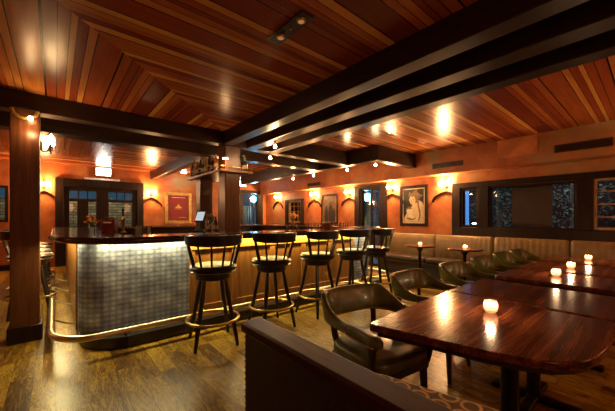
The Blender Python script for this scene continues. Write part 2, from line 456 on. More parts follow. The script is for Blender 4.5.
BX = 2.0; ZB = 2.45           # first long beam, underside of all beams
K = 2.45                      # mitre line: y = x + K
slab('ceiling', [([(XL, XL + K), (XL, YN), (BX, YN), (BX, BX + K - .08), (BX - .02, BX + K - .1)], 'X'),
                 ([(XL, XL + K), (BX - .02, BX + K - .1), (BX - .02, 4.4), (XL, 4.4)], 'Y')], 2.65)
slab('ceiling', [([(BX, YN), (3.0, YN), (3.0, 5.4), (BX, 5.4)], 'X'), ([(XL, 4.4), (BX, 4.4), (BX, 5.4), (XL, 5.4)], 'X')], 2.68)
slab('ceiling', [([(3.0, YN), (XW, YN), (XW, 5.4), (3.0, 5.4)], 'X')], 2.75)
slab('ceiling', [([(XL, 5.4), (.9, 5.4), (.9, 8.9), (XL, 8.9)], 'Y'), ([(.9, 5.4), (XW, 5.4), (XW, 8.9), (.9, 8.9)], 'X'),
                 ([(XL, 8.9), (XW, 8.9), (XW, YB), (XL, YB)], 'X')], 2.76)

def beam(x0, x1, y0, y1, z0, z1, mat):
    o = MB().box(x0, x1, y0, y1, z0, z1).build('ceiling_beam', mat, bevel=.008); return struct(o)
for x0, x1 in ((2.0, 2.16), (2.42, 2.60), (2.86, 3.02)): beam(x0, x1, YN, 4.37, ZB, 2.74, 'beam')
beam(XL, 5.05, 4.37, 4.55, ZB, 2.74, 'beam_x')
beam(XL, 5.05, 5.28, 5.52, ZB, 2.78, 'beam_x')
beam(4.87, 5.05, 3.75, 4.37, ZB, 2.76, 'beam')
beam(4.87, 5.05, 4.55, 5.28, ZB, 2.76, 'beam'); beam(4.87, 5.05, 5.52, 9.3, ZB, 2.77, 'beam')
beam(4.87, 6.3, 3.57, 3.75, ZB, 2.76, 'beam_x')
beam(2.3, 2.48, 5.52, YB, 2.52, 2.77, 'beam')

# furred-down soffit above the windows
struct(MB().box(6.3, XW, YN, YB, 2.24, 2.76).build('trim_1', 'plaster', bevel=.01))
struct(MB().box(6.57, XW - .001, YN, 4.6, .0, .12).build('baseboard_right', 'dark'))
struct(MB().box(XL, -.1, YB - .03, YB - .001, 0, .14).build('baseboard_back', 'dark'))

# ---- windows / doors on the right wall
def framed(name, y0, y1, z0, z1, mats='dark', fw=.045, cols=1, rows=1, mw=.018, depth=(6.58, 6.72), label=None, axis='x', pos=None):
    e = bpy.data.objects.new(name, None); COL.objects.link(e); e['kind'] = 'structure'
    if axis == 'x': mk = lambda mb, a0, a1, c0, c1, d0, d1: mb.box(d0, d1, a0, a1, c0, c1)
    else: mk = lambda mb, a0, a1, c0, c1, d0, d1: mb.box(a0, a1, d0, d1, c0, c1)
    d0, d1 = depth; f = MB()
    mk(f, y0, y0 + fw, z0, z1, d0, d1); mk(f, y1 - fw, y1, z0, z1, d0, d1)
    mk(f, y0 + fw, y1 - fw, z0, z0 + fw, d0, d1); mk(f, y0 + fw, y1 - fw, z1 - fw, z1, d0, d1)
    f.build('frame', mats, e, bevel=.004)
    if cols > 1 or rows > 1:
        g = MB(); dm = (d0 + d1) / 2
        for i in range(1, cols):
            a = y0 + (y1 - y0) * i / cols; mk(g, a - mw / 2, a + mw / 2, z0 + fw, z1 - fw, dm - .015, dm + .015)
        for i in range(1, rows):
            a = z0 + (z1 - z0) * i / rows; mk(g, y0 + fw, y1 - fw, a - mw / 2, a + mw / 2, dm - .014, dm + .014)
        g.build('muntins', mats, e)
    dm = (d0 + d1) / 2; p = MB(); mk(p, y0 + fw, y1 - fw, z0 + fw, z1 - fw, dm - .003, dm + .003); p.build('pane', 'pane', e)
    return e
M['muntin'] = simple('brown window bars', (.42, .27, .12), .4)
M['shutter'] = simple('brown shutter board', (.24, .15, .09), .5, 0., .15, 3)
framed('window_1', 2.36, 2.71, 1.11, 1.92)
framed('window_2', .87, 2.17, 1.10, 1.92, fw=.03)
framed('window_3', -1.6, .66, 1.11, 1.93, 'muntin', fw=.04, cols=8, rows=4, mw=.022)
framed('window_4', 8.1, 8.82, 1.14, 1.92, 'muntin', cols=3, rows=4, fw=.05)
# dark casing around the window band
def casing(name, rects, x0=6.545, x1=6.6):
    mb = MB()
    for y0, y1, z0, z1 in rects: mb.box(x0, x1 - .001, y0, y1, z0, z1)
    return struct(mb.build(name, 'dark', bevel=.006))
casing('trim_2', [(-2.0, 2.88, 1.93, 2.04), (-2.0, 2.88, .93, 1.10), (2.71, 2.88, 1.10, 1.93), (2.17, 2.36, 1.10, 1.93), (.66, .87, 1.10, 1.93)])
casing('trim_3', [(4.55, 4.72, 0, 2.2), (5.46, 5.63, 0, 2.2), (4.72, 5.46, 2.13, 2.2)])
casing('trim_4', [(7.95, 8.1, 1.05, 1.98), (8.82, 9.0, 1.05, 1.98), (8.1, 8.82, 1.92, 1.98), (8.1, 8.82, 1.05, 1.14)])
# fixed dark shutter board filling the middle of the long window, outside the glass
tag(MB().box(6.81, 6.84, 1.22, 1.84, 1.06, 1.96).build('shutter_board', 'shutter'), 'dark brown board closing the middle of the long window', 'shutter')
# glazed doors
def glazed(name, y0, y1, z1, axis, d, cols=2, split=None):
    e = framed(name, y0, y1, 0, z1, 'dark', fw=.09, cols=cols, rows=1, mw=.10, depth=d, axis=axis)
    return e
dr = framed('door_1', 4.72, 5.46, 0, 2.13, 'dark', fw=.06, cols=2, rows=1, mw=.07)
framed('door_2', 5.5, 6.25, 0, 2.32, 'dark', fw=.06, cols=2, mw=.05, depth=(10.38, 10.5), axis='y')
# far French doors: two leaves with transom lights
e = bpy.data.objects.new('door_3', None); COL.objects.link(e); e['kind'] = 'structure'
f = MB()
for x0, x1 in ((.18, .30), (.90, 1.20), (1.80, 1.92)): f.box(x0, x1, 10.39, 10.5, 0, 2.16)
f.box(.3, .9, 10.39, 10.5, 2.06, 2.16); f.box(1.2, 1.8, 10.39, 10.5, 2.06, 2.16)
f.box(.3, .9, 10.39, 10.5, 0, .9); f.box(1.2, 1.8, 10.39, 10.5, 0, .9)
f.box(.3, .9, 10.39, 10.5, 1.76, 1.84); f.box(1.2, 1.8, 10.39, 10.5, 1.76, 1.84)
f.box(.47, .72, 10.40, 10.48, .9, 1.76)
f.build('frame', 'dark', e, bevel=.005)
g = MB()
for x in (.5, .7, 1.4, 1.6): g.box(x - .012, x + .012, 10.43, 10.46, 1.84, 2.06)
g.build('muntins', 'dark', e)
p = MB(); p.box(.3, .9, 10.44, 10.446, .9, 2.06).build('pane', 'pane', e); p = MB(); p.box(1.2, 1.8, 10.44, 10.446, .9, 2.06).build('pane', 'pane', e)
struct(MB().box(0., .18, 10.34, 10.399, 0, 2.38).box(1.92, 2.1, 10.34, 10.399, 0, 2.38).box(.18, 1.92, 10.34, 10.399, 2.16, 2.38).build('trim_5', 'dark', bevel=.006))
struct(MB().box(5.3, 5.5, 10.34, 10.399, 0, 2.38).box(6.25, 6.42, 10.34, 10.399, 0, 2.38).box(5.5, 6.25, 10.34, 10.399, 2.32, 2.38).build('trim_6', 'dark', bevel=.006))
framed('window_5', -2.2, -.88, 1.2, 2.10, 'dark', cols=3, rows=3, fw=.06, depth=(10.38, 10.5), axis='y')

# ------------------------------------------------------------------ posts
def post(x0, x1, y0, y1, z1, base, label):
    e = bpy.data.objects.new('wooden_post', None); COL.objects.link(e); struct(e, label, 'post')
    MB().box(x0, x1, y0, y1, 0, z1).build('shaft', 'post', e, bevel=.008)
    if base: MB().box(x0 - .022, x1 + .022, y0 - .022, y1 + .022, 0, .17).build('plinth', 'dark', e, bevel=.008)
    return e
post(-.355, -.125, 4.29, 4.52, 2.45, True, 'heavy brown timber post at the left end of the bar')
post(2.04, 2.30, 4.40, 4.66, 2.45, False, 'brown timber post rising behind the bar front')
post(2.06, 2.30, 5.50, 5.74, 2.52, False, 'dark timber post beside the till, farther back')
# curved timber brackets under the beam on the first post
br = thing('beam_bracket', 'curved gilt bracket lamp under the beam on the left post', 'bracket', (-.24, 4.288, 2.45))
MB().tube([(-.10, -.02, -.02), (-.085, -.03, -.07), (-.04, -.035, -.105), (0, -.035, -.115), (.04, -.035, -.105), (.085, -.03, -.07), (.10, -.02, -.02)], .016, 8).build('arch', 'gold', br)
MB().box(-.115, .115, -.045, -.002, -.02, .0).build('plate', 'dark', br)
MB().lathe([(.008, -.135), (.022, -.125), (.02, -.105), (.008, -.09)], (.045, -.06, 0), 12).build('bulb', 'bulb', br)

# ------------------------------------------------------------------ sconces and arches
def make_sconce():
    r = thing('wall_sconce', '', 'wall lamp', (0, 0, 0), 0, 'twin-arm wall sconces')     # local: wall plane y=0, room towards -y
    MB().lathe([(.035, 0), (.045, .012), (.03, .022)], seg=16, X=Matrix.Rotation(PI / 2, 4, 'X') @ Matrix.Scale(1.4, 4, (0, 1, 0))).build('backplate', 'iron', r)
    s = MB(); s.tube([(0, -.01, -.06), (0, -.06, -.05), (0, -.08, 0), (0, -.08, .10)], .008, 8); s.sphere((0, -.08, .125), .024); s.lathe([(.006, 0), (.012, .012), (.003, .035)], (0, -.08, .145), 8)
    s.build('stem', 'iron', r)
    for sx in (-1, 1):
        a = MB(); a.tube([(0, -.08, -.02), (sx * .03, -.085, -.06), (sx * .075, -.09, -.065), (sx * .10, -.09, -.03)], .006, 8)
        a.lathe([(.006, -.03), (.024, -.024), (.026, -.018), (.012, -.012), (.012, .01)], (sx * .10, -.09, 0), 12)
        arm = a.build('arm', 'iron', r)
        MB().lathe([(.010, .0), (.027, .022), (.034, .048), (.026, .082), (.004, .115)], (sx * .10, -.09, .008), 12).build('bulb', 'bulb', arm)
    return r
SW = 33.
sc0 = make_sconce()
# (wall, coordinate, z)
SCON = [('r', 3.02, 2.0, 'sconce between the sepia portrait and the window'), ('r', 4.38, 2.03, 'sconce between the glazed door and the sepia portrait'),
        ('r', 5.84, 2.0, 'sconce between the dark picture and the glazed door'), ('r', 7.38, 2.03, 'sconce between the small barred window and the dark picture'),
        ('r', 9.5, 2.06, 'sconce beside the far door with the blue light'), ('b', 2.32, 2.06, 'sconce beside the French doors and the red poster'), ('b', -.22, 2.12, 'sconce on the far wall seen past the left post')]
for i, (w, a, z, lab) in enumerate(SCON):
    loc = (XW, a, z) if w == 'r' else (a, YB, z); rz = -PI / 2 if w == 'r' else 0.
    o = sc0 if i == 0 else dup(sc0, loc, rz)
    o.location = loc; o.rotation_euler = (0, 0, rz); o['label'] = 'wrought iron twin-bulb ' + lab
    lp = (XW - .14, a, z + .05) if w == 'r' else (a, YB - .14, z + .05)
    lamp('sconce_light', lp, SW, WARM, .05)
    # pointed arch moulding under it
    pts = []
    hw, H0, apex, cc = .31, 1.66, z - .11, .75
    n = 12; RR = hw + cc; full = math.sqrt(RR * RR - cc * cc)
    for k in range(n + 1): x = -hw + hw * k / n; pts.append((x, H0 + (apex - H0) * math.sqrt(max(0., RR * RR - (x - cc) ** 2)) / full))
    pts = pts + [(-x, zz) for x, zz in reversed(pts[:-1])]
    mb = MB(); secs = []
    for j, (x, zz) in enumerate(pts):
        q = Vector((0, 0)); p0 = Vector(pts[max(j - 1, 0)]); p1 = Vector(pts[min(j + 1, len(pts) - 1)]); t = (p1 - p0).normalized(); nn = Vector((-t.y, t.x))
        P = Vector((x, zz)); c = [(P - nn * .009, 0.), (P + nn * .009, 0.), (P + nn * .009, -.055), (P - nn * .009, -.055)]
        secs.append([(u.x, d, u.y) for u, d in c])
    mb.loft(secs); o2 = mb.build('arch_moulding', 'dark', None, angle=30)
    o2.location = (XW - .001, a, 0) if w == 'r' else (a, YB - .001, 0); o2.rotation_euler = (0, 0, rz); struct(o2)
# lantern on the left post
ps = dup(sc0, (-.125, 4.42, 2.10), PI / 2, 'iron twin-bulb lamp high on the right side of the left post'); lamp('sconce_light', (.05, 4.40, 2.10), 1.5, WARM, .05)
lamp('bracket_light', (-.19, 4.19, 2.2), 1.3, WARM, .03)

# ------------------------------------------------------------------ bar
def bar_outline(x0, x1, y0, y1, rxl, ryl, rxr, ryr, n=10):
    return ([(x0, y1)] + arc(x0 + rxl, y0 + ryl, rxl, ryl, 180, 270, n) + arc(x1 - rxr, y0 + ryr, rxr, ryr, 270, 360, n) + [(x1, y1)])
bar = thing('bar_counter', 'long island bar with steel and honey wood front and dark polished top', 'bar', (0, 0, 0))
OUT = bar_outline(-.03, 5.26, 3.36, 8.4, .72, 1.2, .75, .9, 14)
INN = bar_outline(.62, 4.62, 4.05, 7.75, .15, .15, .15, .15, 14)
MB().ring(OUT, INN, 1.055, 1.10).build('countertop', 'bartop', bar, bevel=.006)
MB().tube([(x, y, 1.075) for x, y in OUT], 1., 10, closed=True, flat=(.03, .036)).build('nosing', 'nose', bar)
BO = bar_outline(.20, 5.0, 3.77, 8.1, .22, .22, .3, .3, 14); BI = bar_outline(.5, 4.7, 4.0, 7.85, .1, .1, .1, .1, 14)
MB().ring(BO, BI, .11, 1.055).build('body', 'dark', bar)
KO = bar_outline(.19, 5.04, 3.44, 8.0, .42, .42, .42, .42, 14); KI = bar_outline(.5, 4.7, 4.0, 7.85, .1, .1, .1, .1, 14)
MB().ring(KO, KI, 0, .11).build('kick_plinth', 'black', bar)
def sheet(name, path, z0, z1, th, mat, parent):
    """thin sheet following a plan path, uv in metres"""
    mb = MB(); L = 0.; mb.smooth = True
    P = [Vector(p) for p in path]; nrm = []
    for i in range(len(P)):
        t = (P[min(i + 1, len(P) - 1)] - P[max(i - 1, 0)]).normalized(); nrm.append(Vector((t.y, -t.x)))
    for i in range(len(P) - 1):
        a, c = P[i] + nrm[i] * th, P[i + 1] + nrm[i + 1] * th; l = (P[i + 1] - P[i]).length
        mb.poly([(a.x, a.y, z0), (c.x, c.y, z0), (c.x, c.y, z1), (a.x, a.y, z1)], [(L, z0), (L + l, z0), (L + l, z1), (L, z1)])
        mb.poly([(a.x, a.y, z1), (c.x, c.y, z1), (P[i + 1].x, P[i + 1].y, z1), (P[i].x, P[i].y, z1)])
        mb.poly([(a.x, a.y, z0), (c.x, c.y, z0), (P[i + 1].x, P[i + 1].y, z0), (P[i].x, P[i].y, z0)]); L += l
    for i, q in ((0, P[0]), (-1, P[-1])):
        a = q + nrm[i] * th; mb.poly([(a.x, a.y, z0), (a.x, a.y, z1), (q.x, q.y, z1), (q.x, q.y, z0)])
    return mb.build(name, mat, parent)
sheet('steel_panel', [(.20, 4.06)] + arc(.42, 3.99, .22, .22, 180, 270, 12) + [(1.27, 3.77)], .09, 1.04, .014, 'metal', bar)
sheet('steel_panel', [(4.32, 3.77)] + arc(4.70, 4.07, .30, .30, 270, 360, 12) + [(5.0, 4.5)], .09, 1.04, .014, 'metal', bar)
MB().box(.17, .20, 4.06, 4.13, .09, 1.04).build('edge_trim', 'panelwood', bar)
# honey wood panelling between the steel panels: rails, stiles and sunk panels
MB().box(1.27, 4.32, 3.725, 3.77, .90, 1.04).build('frieze', 'frieze', bar, bevel=.006)
fr = MB(); fr.box(1.27, 4.32, 3.735, 3.77, .09, .20)
xs = [1.27 + (4.32 - 1.27) * i / 5 for i in range(6)]
for i, x in enumerate(xs):
    a0 = x if i == 0 else x - .045; a1 = x if i == 5 else x + .045
    if i == 0: a1 = x + .06
    if i == 5: a0 = x - .06
    fr.box(a0, a1, 3.735, 3.77, .20, .90)
fr.build('panel_frame', 'panelwood', bar, bevel=.006)
for i in range(5):
    a0 = xs[i] + (.06 if i == 0 else .045); a1 = xs[i + 1] - (.06 if i == 4 else .045)
    MB().box(a0, a1, 3.755, 3.77, .20, .90).build('sunk_panel', 'panelwood', bar)
# left side of the bar, behind the side stools
MB().box(.17, .2, 4.13, 8.05, .09, 1.04).build('side_panel', 'panelwood', bar)
MB().box(5.0, 5.03, 4.5, 8.05, .09, 1.04).build('side_panel', 'panelwood', bar)
# foot rail with brackets
RP = bar_outline(-.03, 5.2, 3.37, 8.0, .32, .42, .4, .5, 12)
rail = MB().tube([(x, y, .20) for x, y in RP], .03, 12).build('foot_rail', 'steelrail', bar)
for bx_ in (.55, 1.5, 2.45, 3.4, 4.35):
    m_ = MB(); m_.tube([(bx_, 3.38, .185), (bx_, 3.5, .12), (bx_, 3.86, .06)], .011, 8); m_.build('rail_bracket', 'steelrail', rail)
for by_ in (4.3, 5.3, 6.3, 7.3):
    m_ = MB(); m_.tube([(-.03, by_, .19), (.1, by_, .12), (.30, by_, .06)], .011, 8); m_.build('rail_bracket', 'steelrail', rail)
# LED strip under the overhang
MB().tube([(x, y, 1.045) for x, y in bar_outline(.12, 5.08, 3.66, 8.0, .26, .26, .34, .34, 12)], .008, 6).build('light_strip', 'led', bar)
LEDC = (1., .79, .34)
area('bar_strip_light', (2.6, 3.675, 1.035), (math.radians(4), 0, 0), 4.6, .02, 22., LEDC)
area('bar_strip_light', (.05, 5.4, 1.035), (math.radians(5), 0, -PI / 2), 3.0, .03, 14., LEDC)
area('bar_strip_light', (5.16, 5.4, 1.035), (math.radians(25), 0, PI / 2), 3.0, .03, 9., LEDC)

# back bar between the posts
bb = thing('back_bar_cabinet', 'dark wooden back bar cabinet between the two timber posts', 'cabinet', (2.2, 5.1, 0))
MB().box(-.25, .25, -.42, .38, 0, 1.02).build('body', 'dark', bb); MB().box(-.29, .29, -.43, .39, 1.02, 1.07).build('cabinet_top', 'bartop', bb)
hs = thing('hanging_shelf', 'dark plank shelf of bottles fixed around the two posts', 'shelf', (2.0, 4.4, 2.03))
sh = MB(); sh.box(-.06, .036, -.06, 1.5, 0, .035); sh.box(.304, .5, -.06, 1.5, 0, .035); sh.box(.036, .304, -.06, -.004, 0, .035); sh.box(.036, .304, .266, 1.09, 0, .035)
sh.build('plank', 'panelwood', hs)
rl = MB(); rl.tube([(-.05, 1.5, .08), (-.05, -.05, .08), (.5, -.05, .08), (.5, .5, .08)], .006, 6); rl.build('guard_rail', 'brass', hs)

BOT = ['amber', 'smoke', 'claret', 'honey', 'green', 'smoke', 'amber', 'pale']
def make_bottle(kind, h, mat):
    r = thing('bottle', '', 'bottle')
    w = .036 if kind != 1 else .042
    if kind == 0: prof = [(w, 0), (w, h * .55), (w * .75, h * .66), (.014, h * .75), (.013, h * .93), (.016, h * .94), (.016, h * .97)]
    elif kind == 1: prof = [(w, 0), (w, h * .5), (w * .9, h * .6), (.016, h * .68), (.015, h * .9), (.018, h * .92), (.018, h * .96)]
    else: prof = [(w, 0), (w * 1.05, h * .3), (w * .8, h * .6), (.015, h * .78), (.014, h * .95)]
    MB().lathe(prof, seg=14).build('glass_body', 'b_' + mat, r)
    MB().lathe([(w + .001, h * .16), (w + .001, h * .42)], seg=14, caps=False).build('paper_label', 'label', r)
    MB().lathe([(.017, h * .94), (.017, h)], seg=10).build('cap', 'gold' if kind != 1 else 'black', r)
    return r
PROTO = {}
def bottle(kind, mat, h, loc, label, group):
    k = (kind, mat, round(h, 3))
    if k in PROTO: o = dup(PROTO[k], loc)
    else: o = make_bottle(kind, h, mat); PROTO[k] = o
    o.location = loc; o['label'] = label; o['group'] = group; return o
for i in range(9):
    mt = BOT[i % 8]; k = i % 3
    bottle(k, mt, (.27, .25, .30)[k], (1.985, 4.62 + i * .135, 2.065), '%s glass bottle, %s along the hanging shelf from the front post' % (mt, ORD[i]), 'bottles on the left run of the hanging shelf')
for i, (x, y) in enumerate(((2.40, 4.42), (2.44, 4.56), (2.36, 4.72), (2.46, 4.80), (2.43, 4.98))):
    mt = BOT[(i * 3 + 1) % 8]; k = (i + 1) % 3
    bottle(k, mt, (.27, .25, .30)[k], (x, y, 2.065), '%s glass bottle, %s on the shelf right of the front post' % (mt, ORD[i]), 'bottles on the right run of the hanging shelf')
for i in range(6):
    mt = BOT[(i * 5 + 2) % 8]; k = i % 3
    bottle(k, mt, (.27, .25, .30)[k], (2.04, 4.76 + i * .075, 1.07), '%s glass bottle, %s along the back bar between the posts' % (mt, ORD[i]), 'bottles on the back bar')
# two-tier bottle rack seen between the posts
rk = thing('bottle_rack', 'tall dark rack of bottles standing on the back bar', 'rack', (2.30, 5.02, 1.07))
q = MB(); q.box(-.02, .12, -.20, -.18, 0, .82); q.box(-.02, .12, .18, .20, 0, .82); q.build('upright', 'black', rk)
for z in (.28, .56, .80): MB().box(-.02, .12, -.18, .18, z, z + .02).build('rack_shelf', 'black', rk)
for j, z in enumerate((.30, .58)):
    for i in range(4):
        mt = BOT[(i + 4 * j) % 8]
        bottle((i + j) % 3, mt, .2, (2.35, 4.89 + i * .088, 1.07 + z), '%s glass bottle, %s from the left on the rack\'s %s tier' % (mt, ORD[i], ('lower', 'upper')[j]), 'bottles on the back bar rack')

# till
tl = thing('till', 'black point-of-sale till with a tilted lit screen on the back bar', 'till', (2.03, 5.33, 1.07), math.radians(-66)); tl.scale = (.72, .72, .85)
X = Matrix.Translation((0, -.05, .30)) @ Matrix.Rotation(math.radians(-25), 4, 'X')
MB().box(-.15, .15, -.02, .02, -.13, .13, X).build('display', 'till', tl, bevel=.006)
MB().box(-.125, .125, -.024, -.0205, -.10, .10, X).build('screen', 'screen', tl)
MB().box(-.03, .03, .0, .04, .02, .28).build('stand', 'till', tl); MB().box(-.13, .13, -.12, .12, 0, .035).build('base', 'tealp', tl, bevel=.01)
MB().box(-.10, .10, .06, .20, .035, .36).build('printer', 'till', tl, bevel=.01)

# bar-top odds and ends
def flowers(loc, label, mats, vase='clear', s=1.):
    r = thing('flower_vase', label, 'flowers', loc)
    MB().lathe([(.035 * s, 0), (.045 * s, .03 * s), (.03 * s, .08 * s), (.04 * s, .10 * s)], seg=14).build('vase', vase, r)
    st = MB(); hd = {}
    for i in range(16):
        a = R.random() * 2 * PI; d = (.02 + .07 * R.random()) * s; z = (.13 + .09 * R.random()) * s
        p = (d * math.cos(a), d * math.sin(a), z); st.tube([(0, 0, .06 * s), (p[0] * .5, p[1] * .5, z * .7), p], .003, 5)
        hd.setdefault(i % len(mats), MB()).sphere(p, .022 * s, 8, 5, .7)
    st.build('stems', 'stem', r)
    for k, mb in hd.items():
        o = mb.build('blossoms', mats[k], r)
    return r
flowers((.40, 5.25, 1.10), 'small vase of yellow and red flowers on the left bar arm', ['yellowflower', 'redflower'])
flowers((4.80, 6.25, 1.10), 'vase of orange flowers on the far right bar arm', ['orangeflower', 'yellowflower'], 'b_amber', 1.5)
mh = thing('menu_box', 'dark red upright menu box on the bar near the left corner', 'menu holder', (.56, 4.78, 1.10), math.radians(-35))
M['maroon'] = simple('maroon leatherette', (.13, .018, .014), .3, coat=.3)
MB().box(-.085, .085, -.05, .05, 0, .19).build('box', 'maroon', mh, bevel=.01); MB().box(-.05, .05, -.0525, -.0505, .13, .15).build('plate', 'white', mh)
MB().box(-.06, .06, -.035, .035, .1905, .215).build('lid', 'maroon', mh, bevel=.01)
tp = thing('brass_tap', 'short brass beer tap column beside the menu box', 'beer tap', (.70, 4.66, 1.10))
MB().lathe([(.04, 0), (.04, .01), (.018, .02), (.018, .17), (.026, .19), (.012, .22)], seg=14).build('column', 'brass', tp)
MB().tube([(0, 0, .15), (-.04, -.04, .16), (-.06, -.06, .14), (-.062, -.062, .11)], .008, 8).build('spout', 'brass', tp)
MB().lathe([(.008, .21), (.014, .25), (.018, .31), (.008, .33)], seg=10).build('handle', 'black', tp)
def make_glass(h=.11, w=.034):
    r = thing('tumbler', '', 'glass', group='')
    MB().lathe([(w * .8, 0), (w, h), (w * .93, h), (w * .74, .012), (.002, .012)], seg=14).build('bowl', 'clear', r)
    return r
g0 = make_glass(); cnt = 0
for i in range(14):
    o = g0 if i == 0 else dup(g0, (0, 0, 0))
    o.location = (2.95 + i * .112, 4.0 - .015 * (i % 2), 1.10); o['group'] = 'tumblers along the inner edge of the bar front'
    o['label'] = 'clear tumbler, %s from the left in the row along the bar' % ORD[i]
for i, (x, y) in enumerate(((.78, 4.02), (.86, 3.95), (.72, 3.86))):
    o = dup(g0, (x, y, 1.10)); o['group'] = 'glasses at the bar corner'; o['label'] = 'clear tumbler by the bar\'s left corner, %s of three from the left' % ORD[(1, 2, 0)[i]]
nb = thing('napkin_caddy', 'small dark napkin box in the middle of the tumbler row', 'napkin holder', (3.72, 3.86, 1.10))
MB().box(-.08, .08, -.05, .05, 0, .11).build('box', 'maroon', nb, bevel=.006); MB().box(-.06, .06, -.035, .035, .1105, .13).build('napkins', 'cream', nb)

# ------------------------------------------------------------------ bar stools
def make_stool():
    r = thing('bar_stool', '', 'bar stool', group='black swivel bar stools')       # faces +y, back at -y
    MB().lathe([(.16, .785), (.215, .775), (.238, .792), (.242, .812), (.225, .835), (.15, .846), (.02, .848)], (0, 0, -.02), 32).build('seat', 'vinyl', r)
    MB().lathe([(.12, .66), (.165, .665), (.175, .68), (.175, .735), (.225, .74), (.235, .75), (.225, .764)], (0, 0, 0), 32).build('seat_base', 'black', r)
    for sx in (-1, 1):
        for sy in (-1, 1):
            MB().tube([(sx * .105, sy * .105, .67), (sx * .13, sy * .13, .48), (sx * .158, sy * .158, .30), (sx * .18, sy * .18, .18), (sx * .205, sy * .205, 0)],
                      [.018, .024, .020, .022, .016], 10).build('leg', 'black', r)
    MB().tube([(.262 * math.cos(2 * PI * k / 40), .262 * math.sin(2 * PI * k / 40), .25) for k in range(40)], 1., 8, closed=True, flat=(.017, .014)).build('foot_ring', 'brass', r)
    A = [math.radians(-90 + d) for d in range(-74, 75, 4)]
    secs = []
    for a in A:
        c, s = math.cos(a), math.sin(a); e = 1 - .35 * (abs(a + PI / 2) / math.radians(74)) ** 4
        z0, z1 = 1.085 - .07 * e, 1.115 + .012 * e
        secs.append([(.262 * c, .262 * s, z0), (.295 * c, .295 * s, z0 + .004), (.308 * c, .308 * s, z1), (.278 * c, .278 * s, z1 + .004)])
    MB().loft(secs).build('crest_rail', 'black', r)
    for d in (-70, -42, -14, 14, 42, 70):
        a = math.radians(-90 + d); big = abs(d) == 70
        p0 = Vector((.195 * math.cos(a), .195 * math.sin(a), .745)); p1 = Vector((.276 * math.cos(a), .276 * math.sin(a), 1.05))
        MB().tube([p0, p0.lerp(p1, .5), p1], [.009, .012, .009] if not big else [.018, .02, .016], 8).build('spindle', 'black', r)
    return r
st0 = make_stool()
ST = [(1.27, 3.03, -12, 'nearest black bar stool, in front of the steel panel\'s right edge'), (2.0, 3.03, -5, 'second black bar stool from the left steel panel, against honey wood'),
      (2.76, 3.04, 4, 'third black bar stool along the bar front'), (3.49, 3.06, -10, 'fourth black bar stool along the bar front, before the far steel panel'),
      (4.10, 3.06, 12, 'fifth and farthest black bar stool along the bar front'),
      ]
for i, (x, y, d, lab) in enumerate(ST):
    o = st0 if i == 0 else dup(st0, (0, 0, 0)); o.location = (x, y, 0); o.rotation_euler = (0, 0, math.radians(d)); o['label'] = lab
for i, (x, y) in enumerate(((-.25, 5.5), (-.28, 6.25), (-.28, 7.0), (-.28, 7.75))):
    o = dup(st0, (x, y, 0), -PI / 2 + .08 * i); o['label'] = 'black bar stool at the bar\'s left side, %s behind the left post' % ORD[i]
for i, (x, y) in enumerate(((-.95, 6.5), (-1.5, 6.9))):
    o = dup(st0, (x, y, 0), PI / 2 + .3 * i); o['label'] = ('dark stool standing left of the left timber post', 'dark stool at the left edge below the barred window')[i]

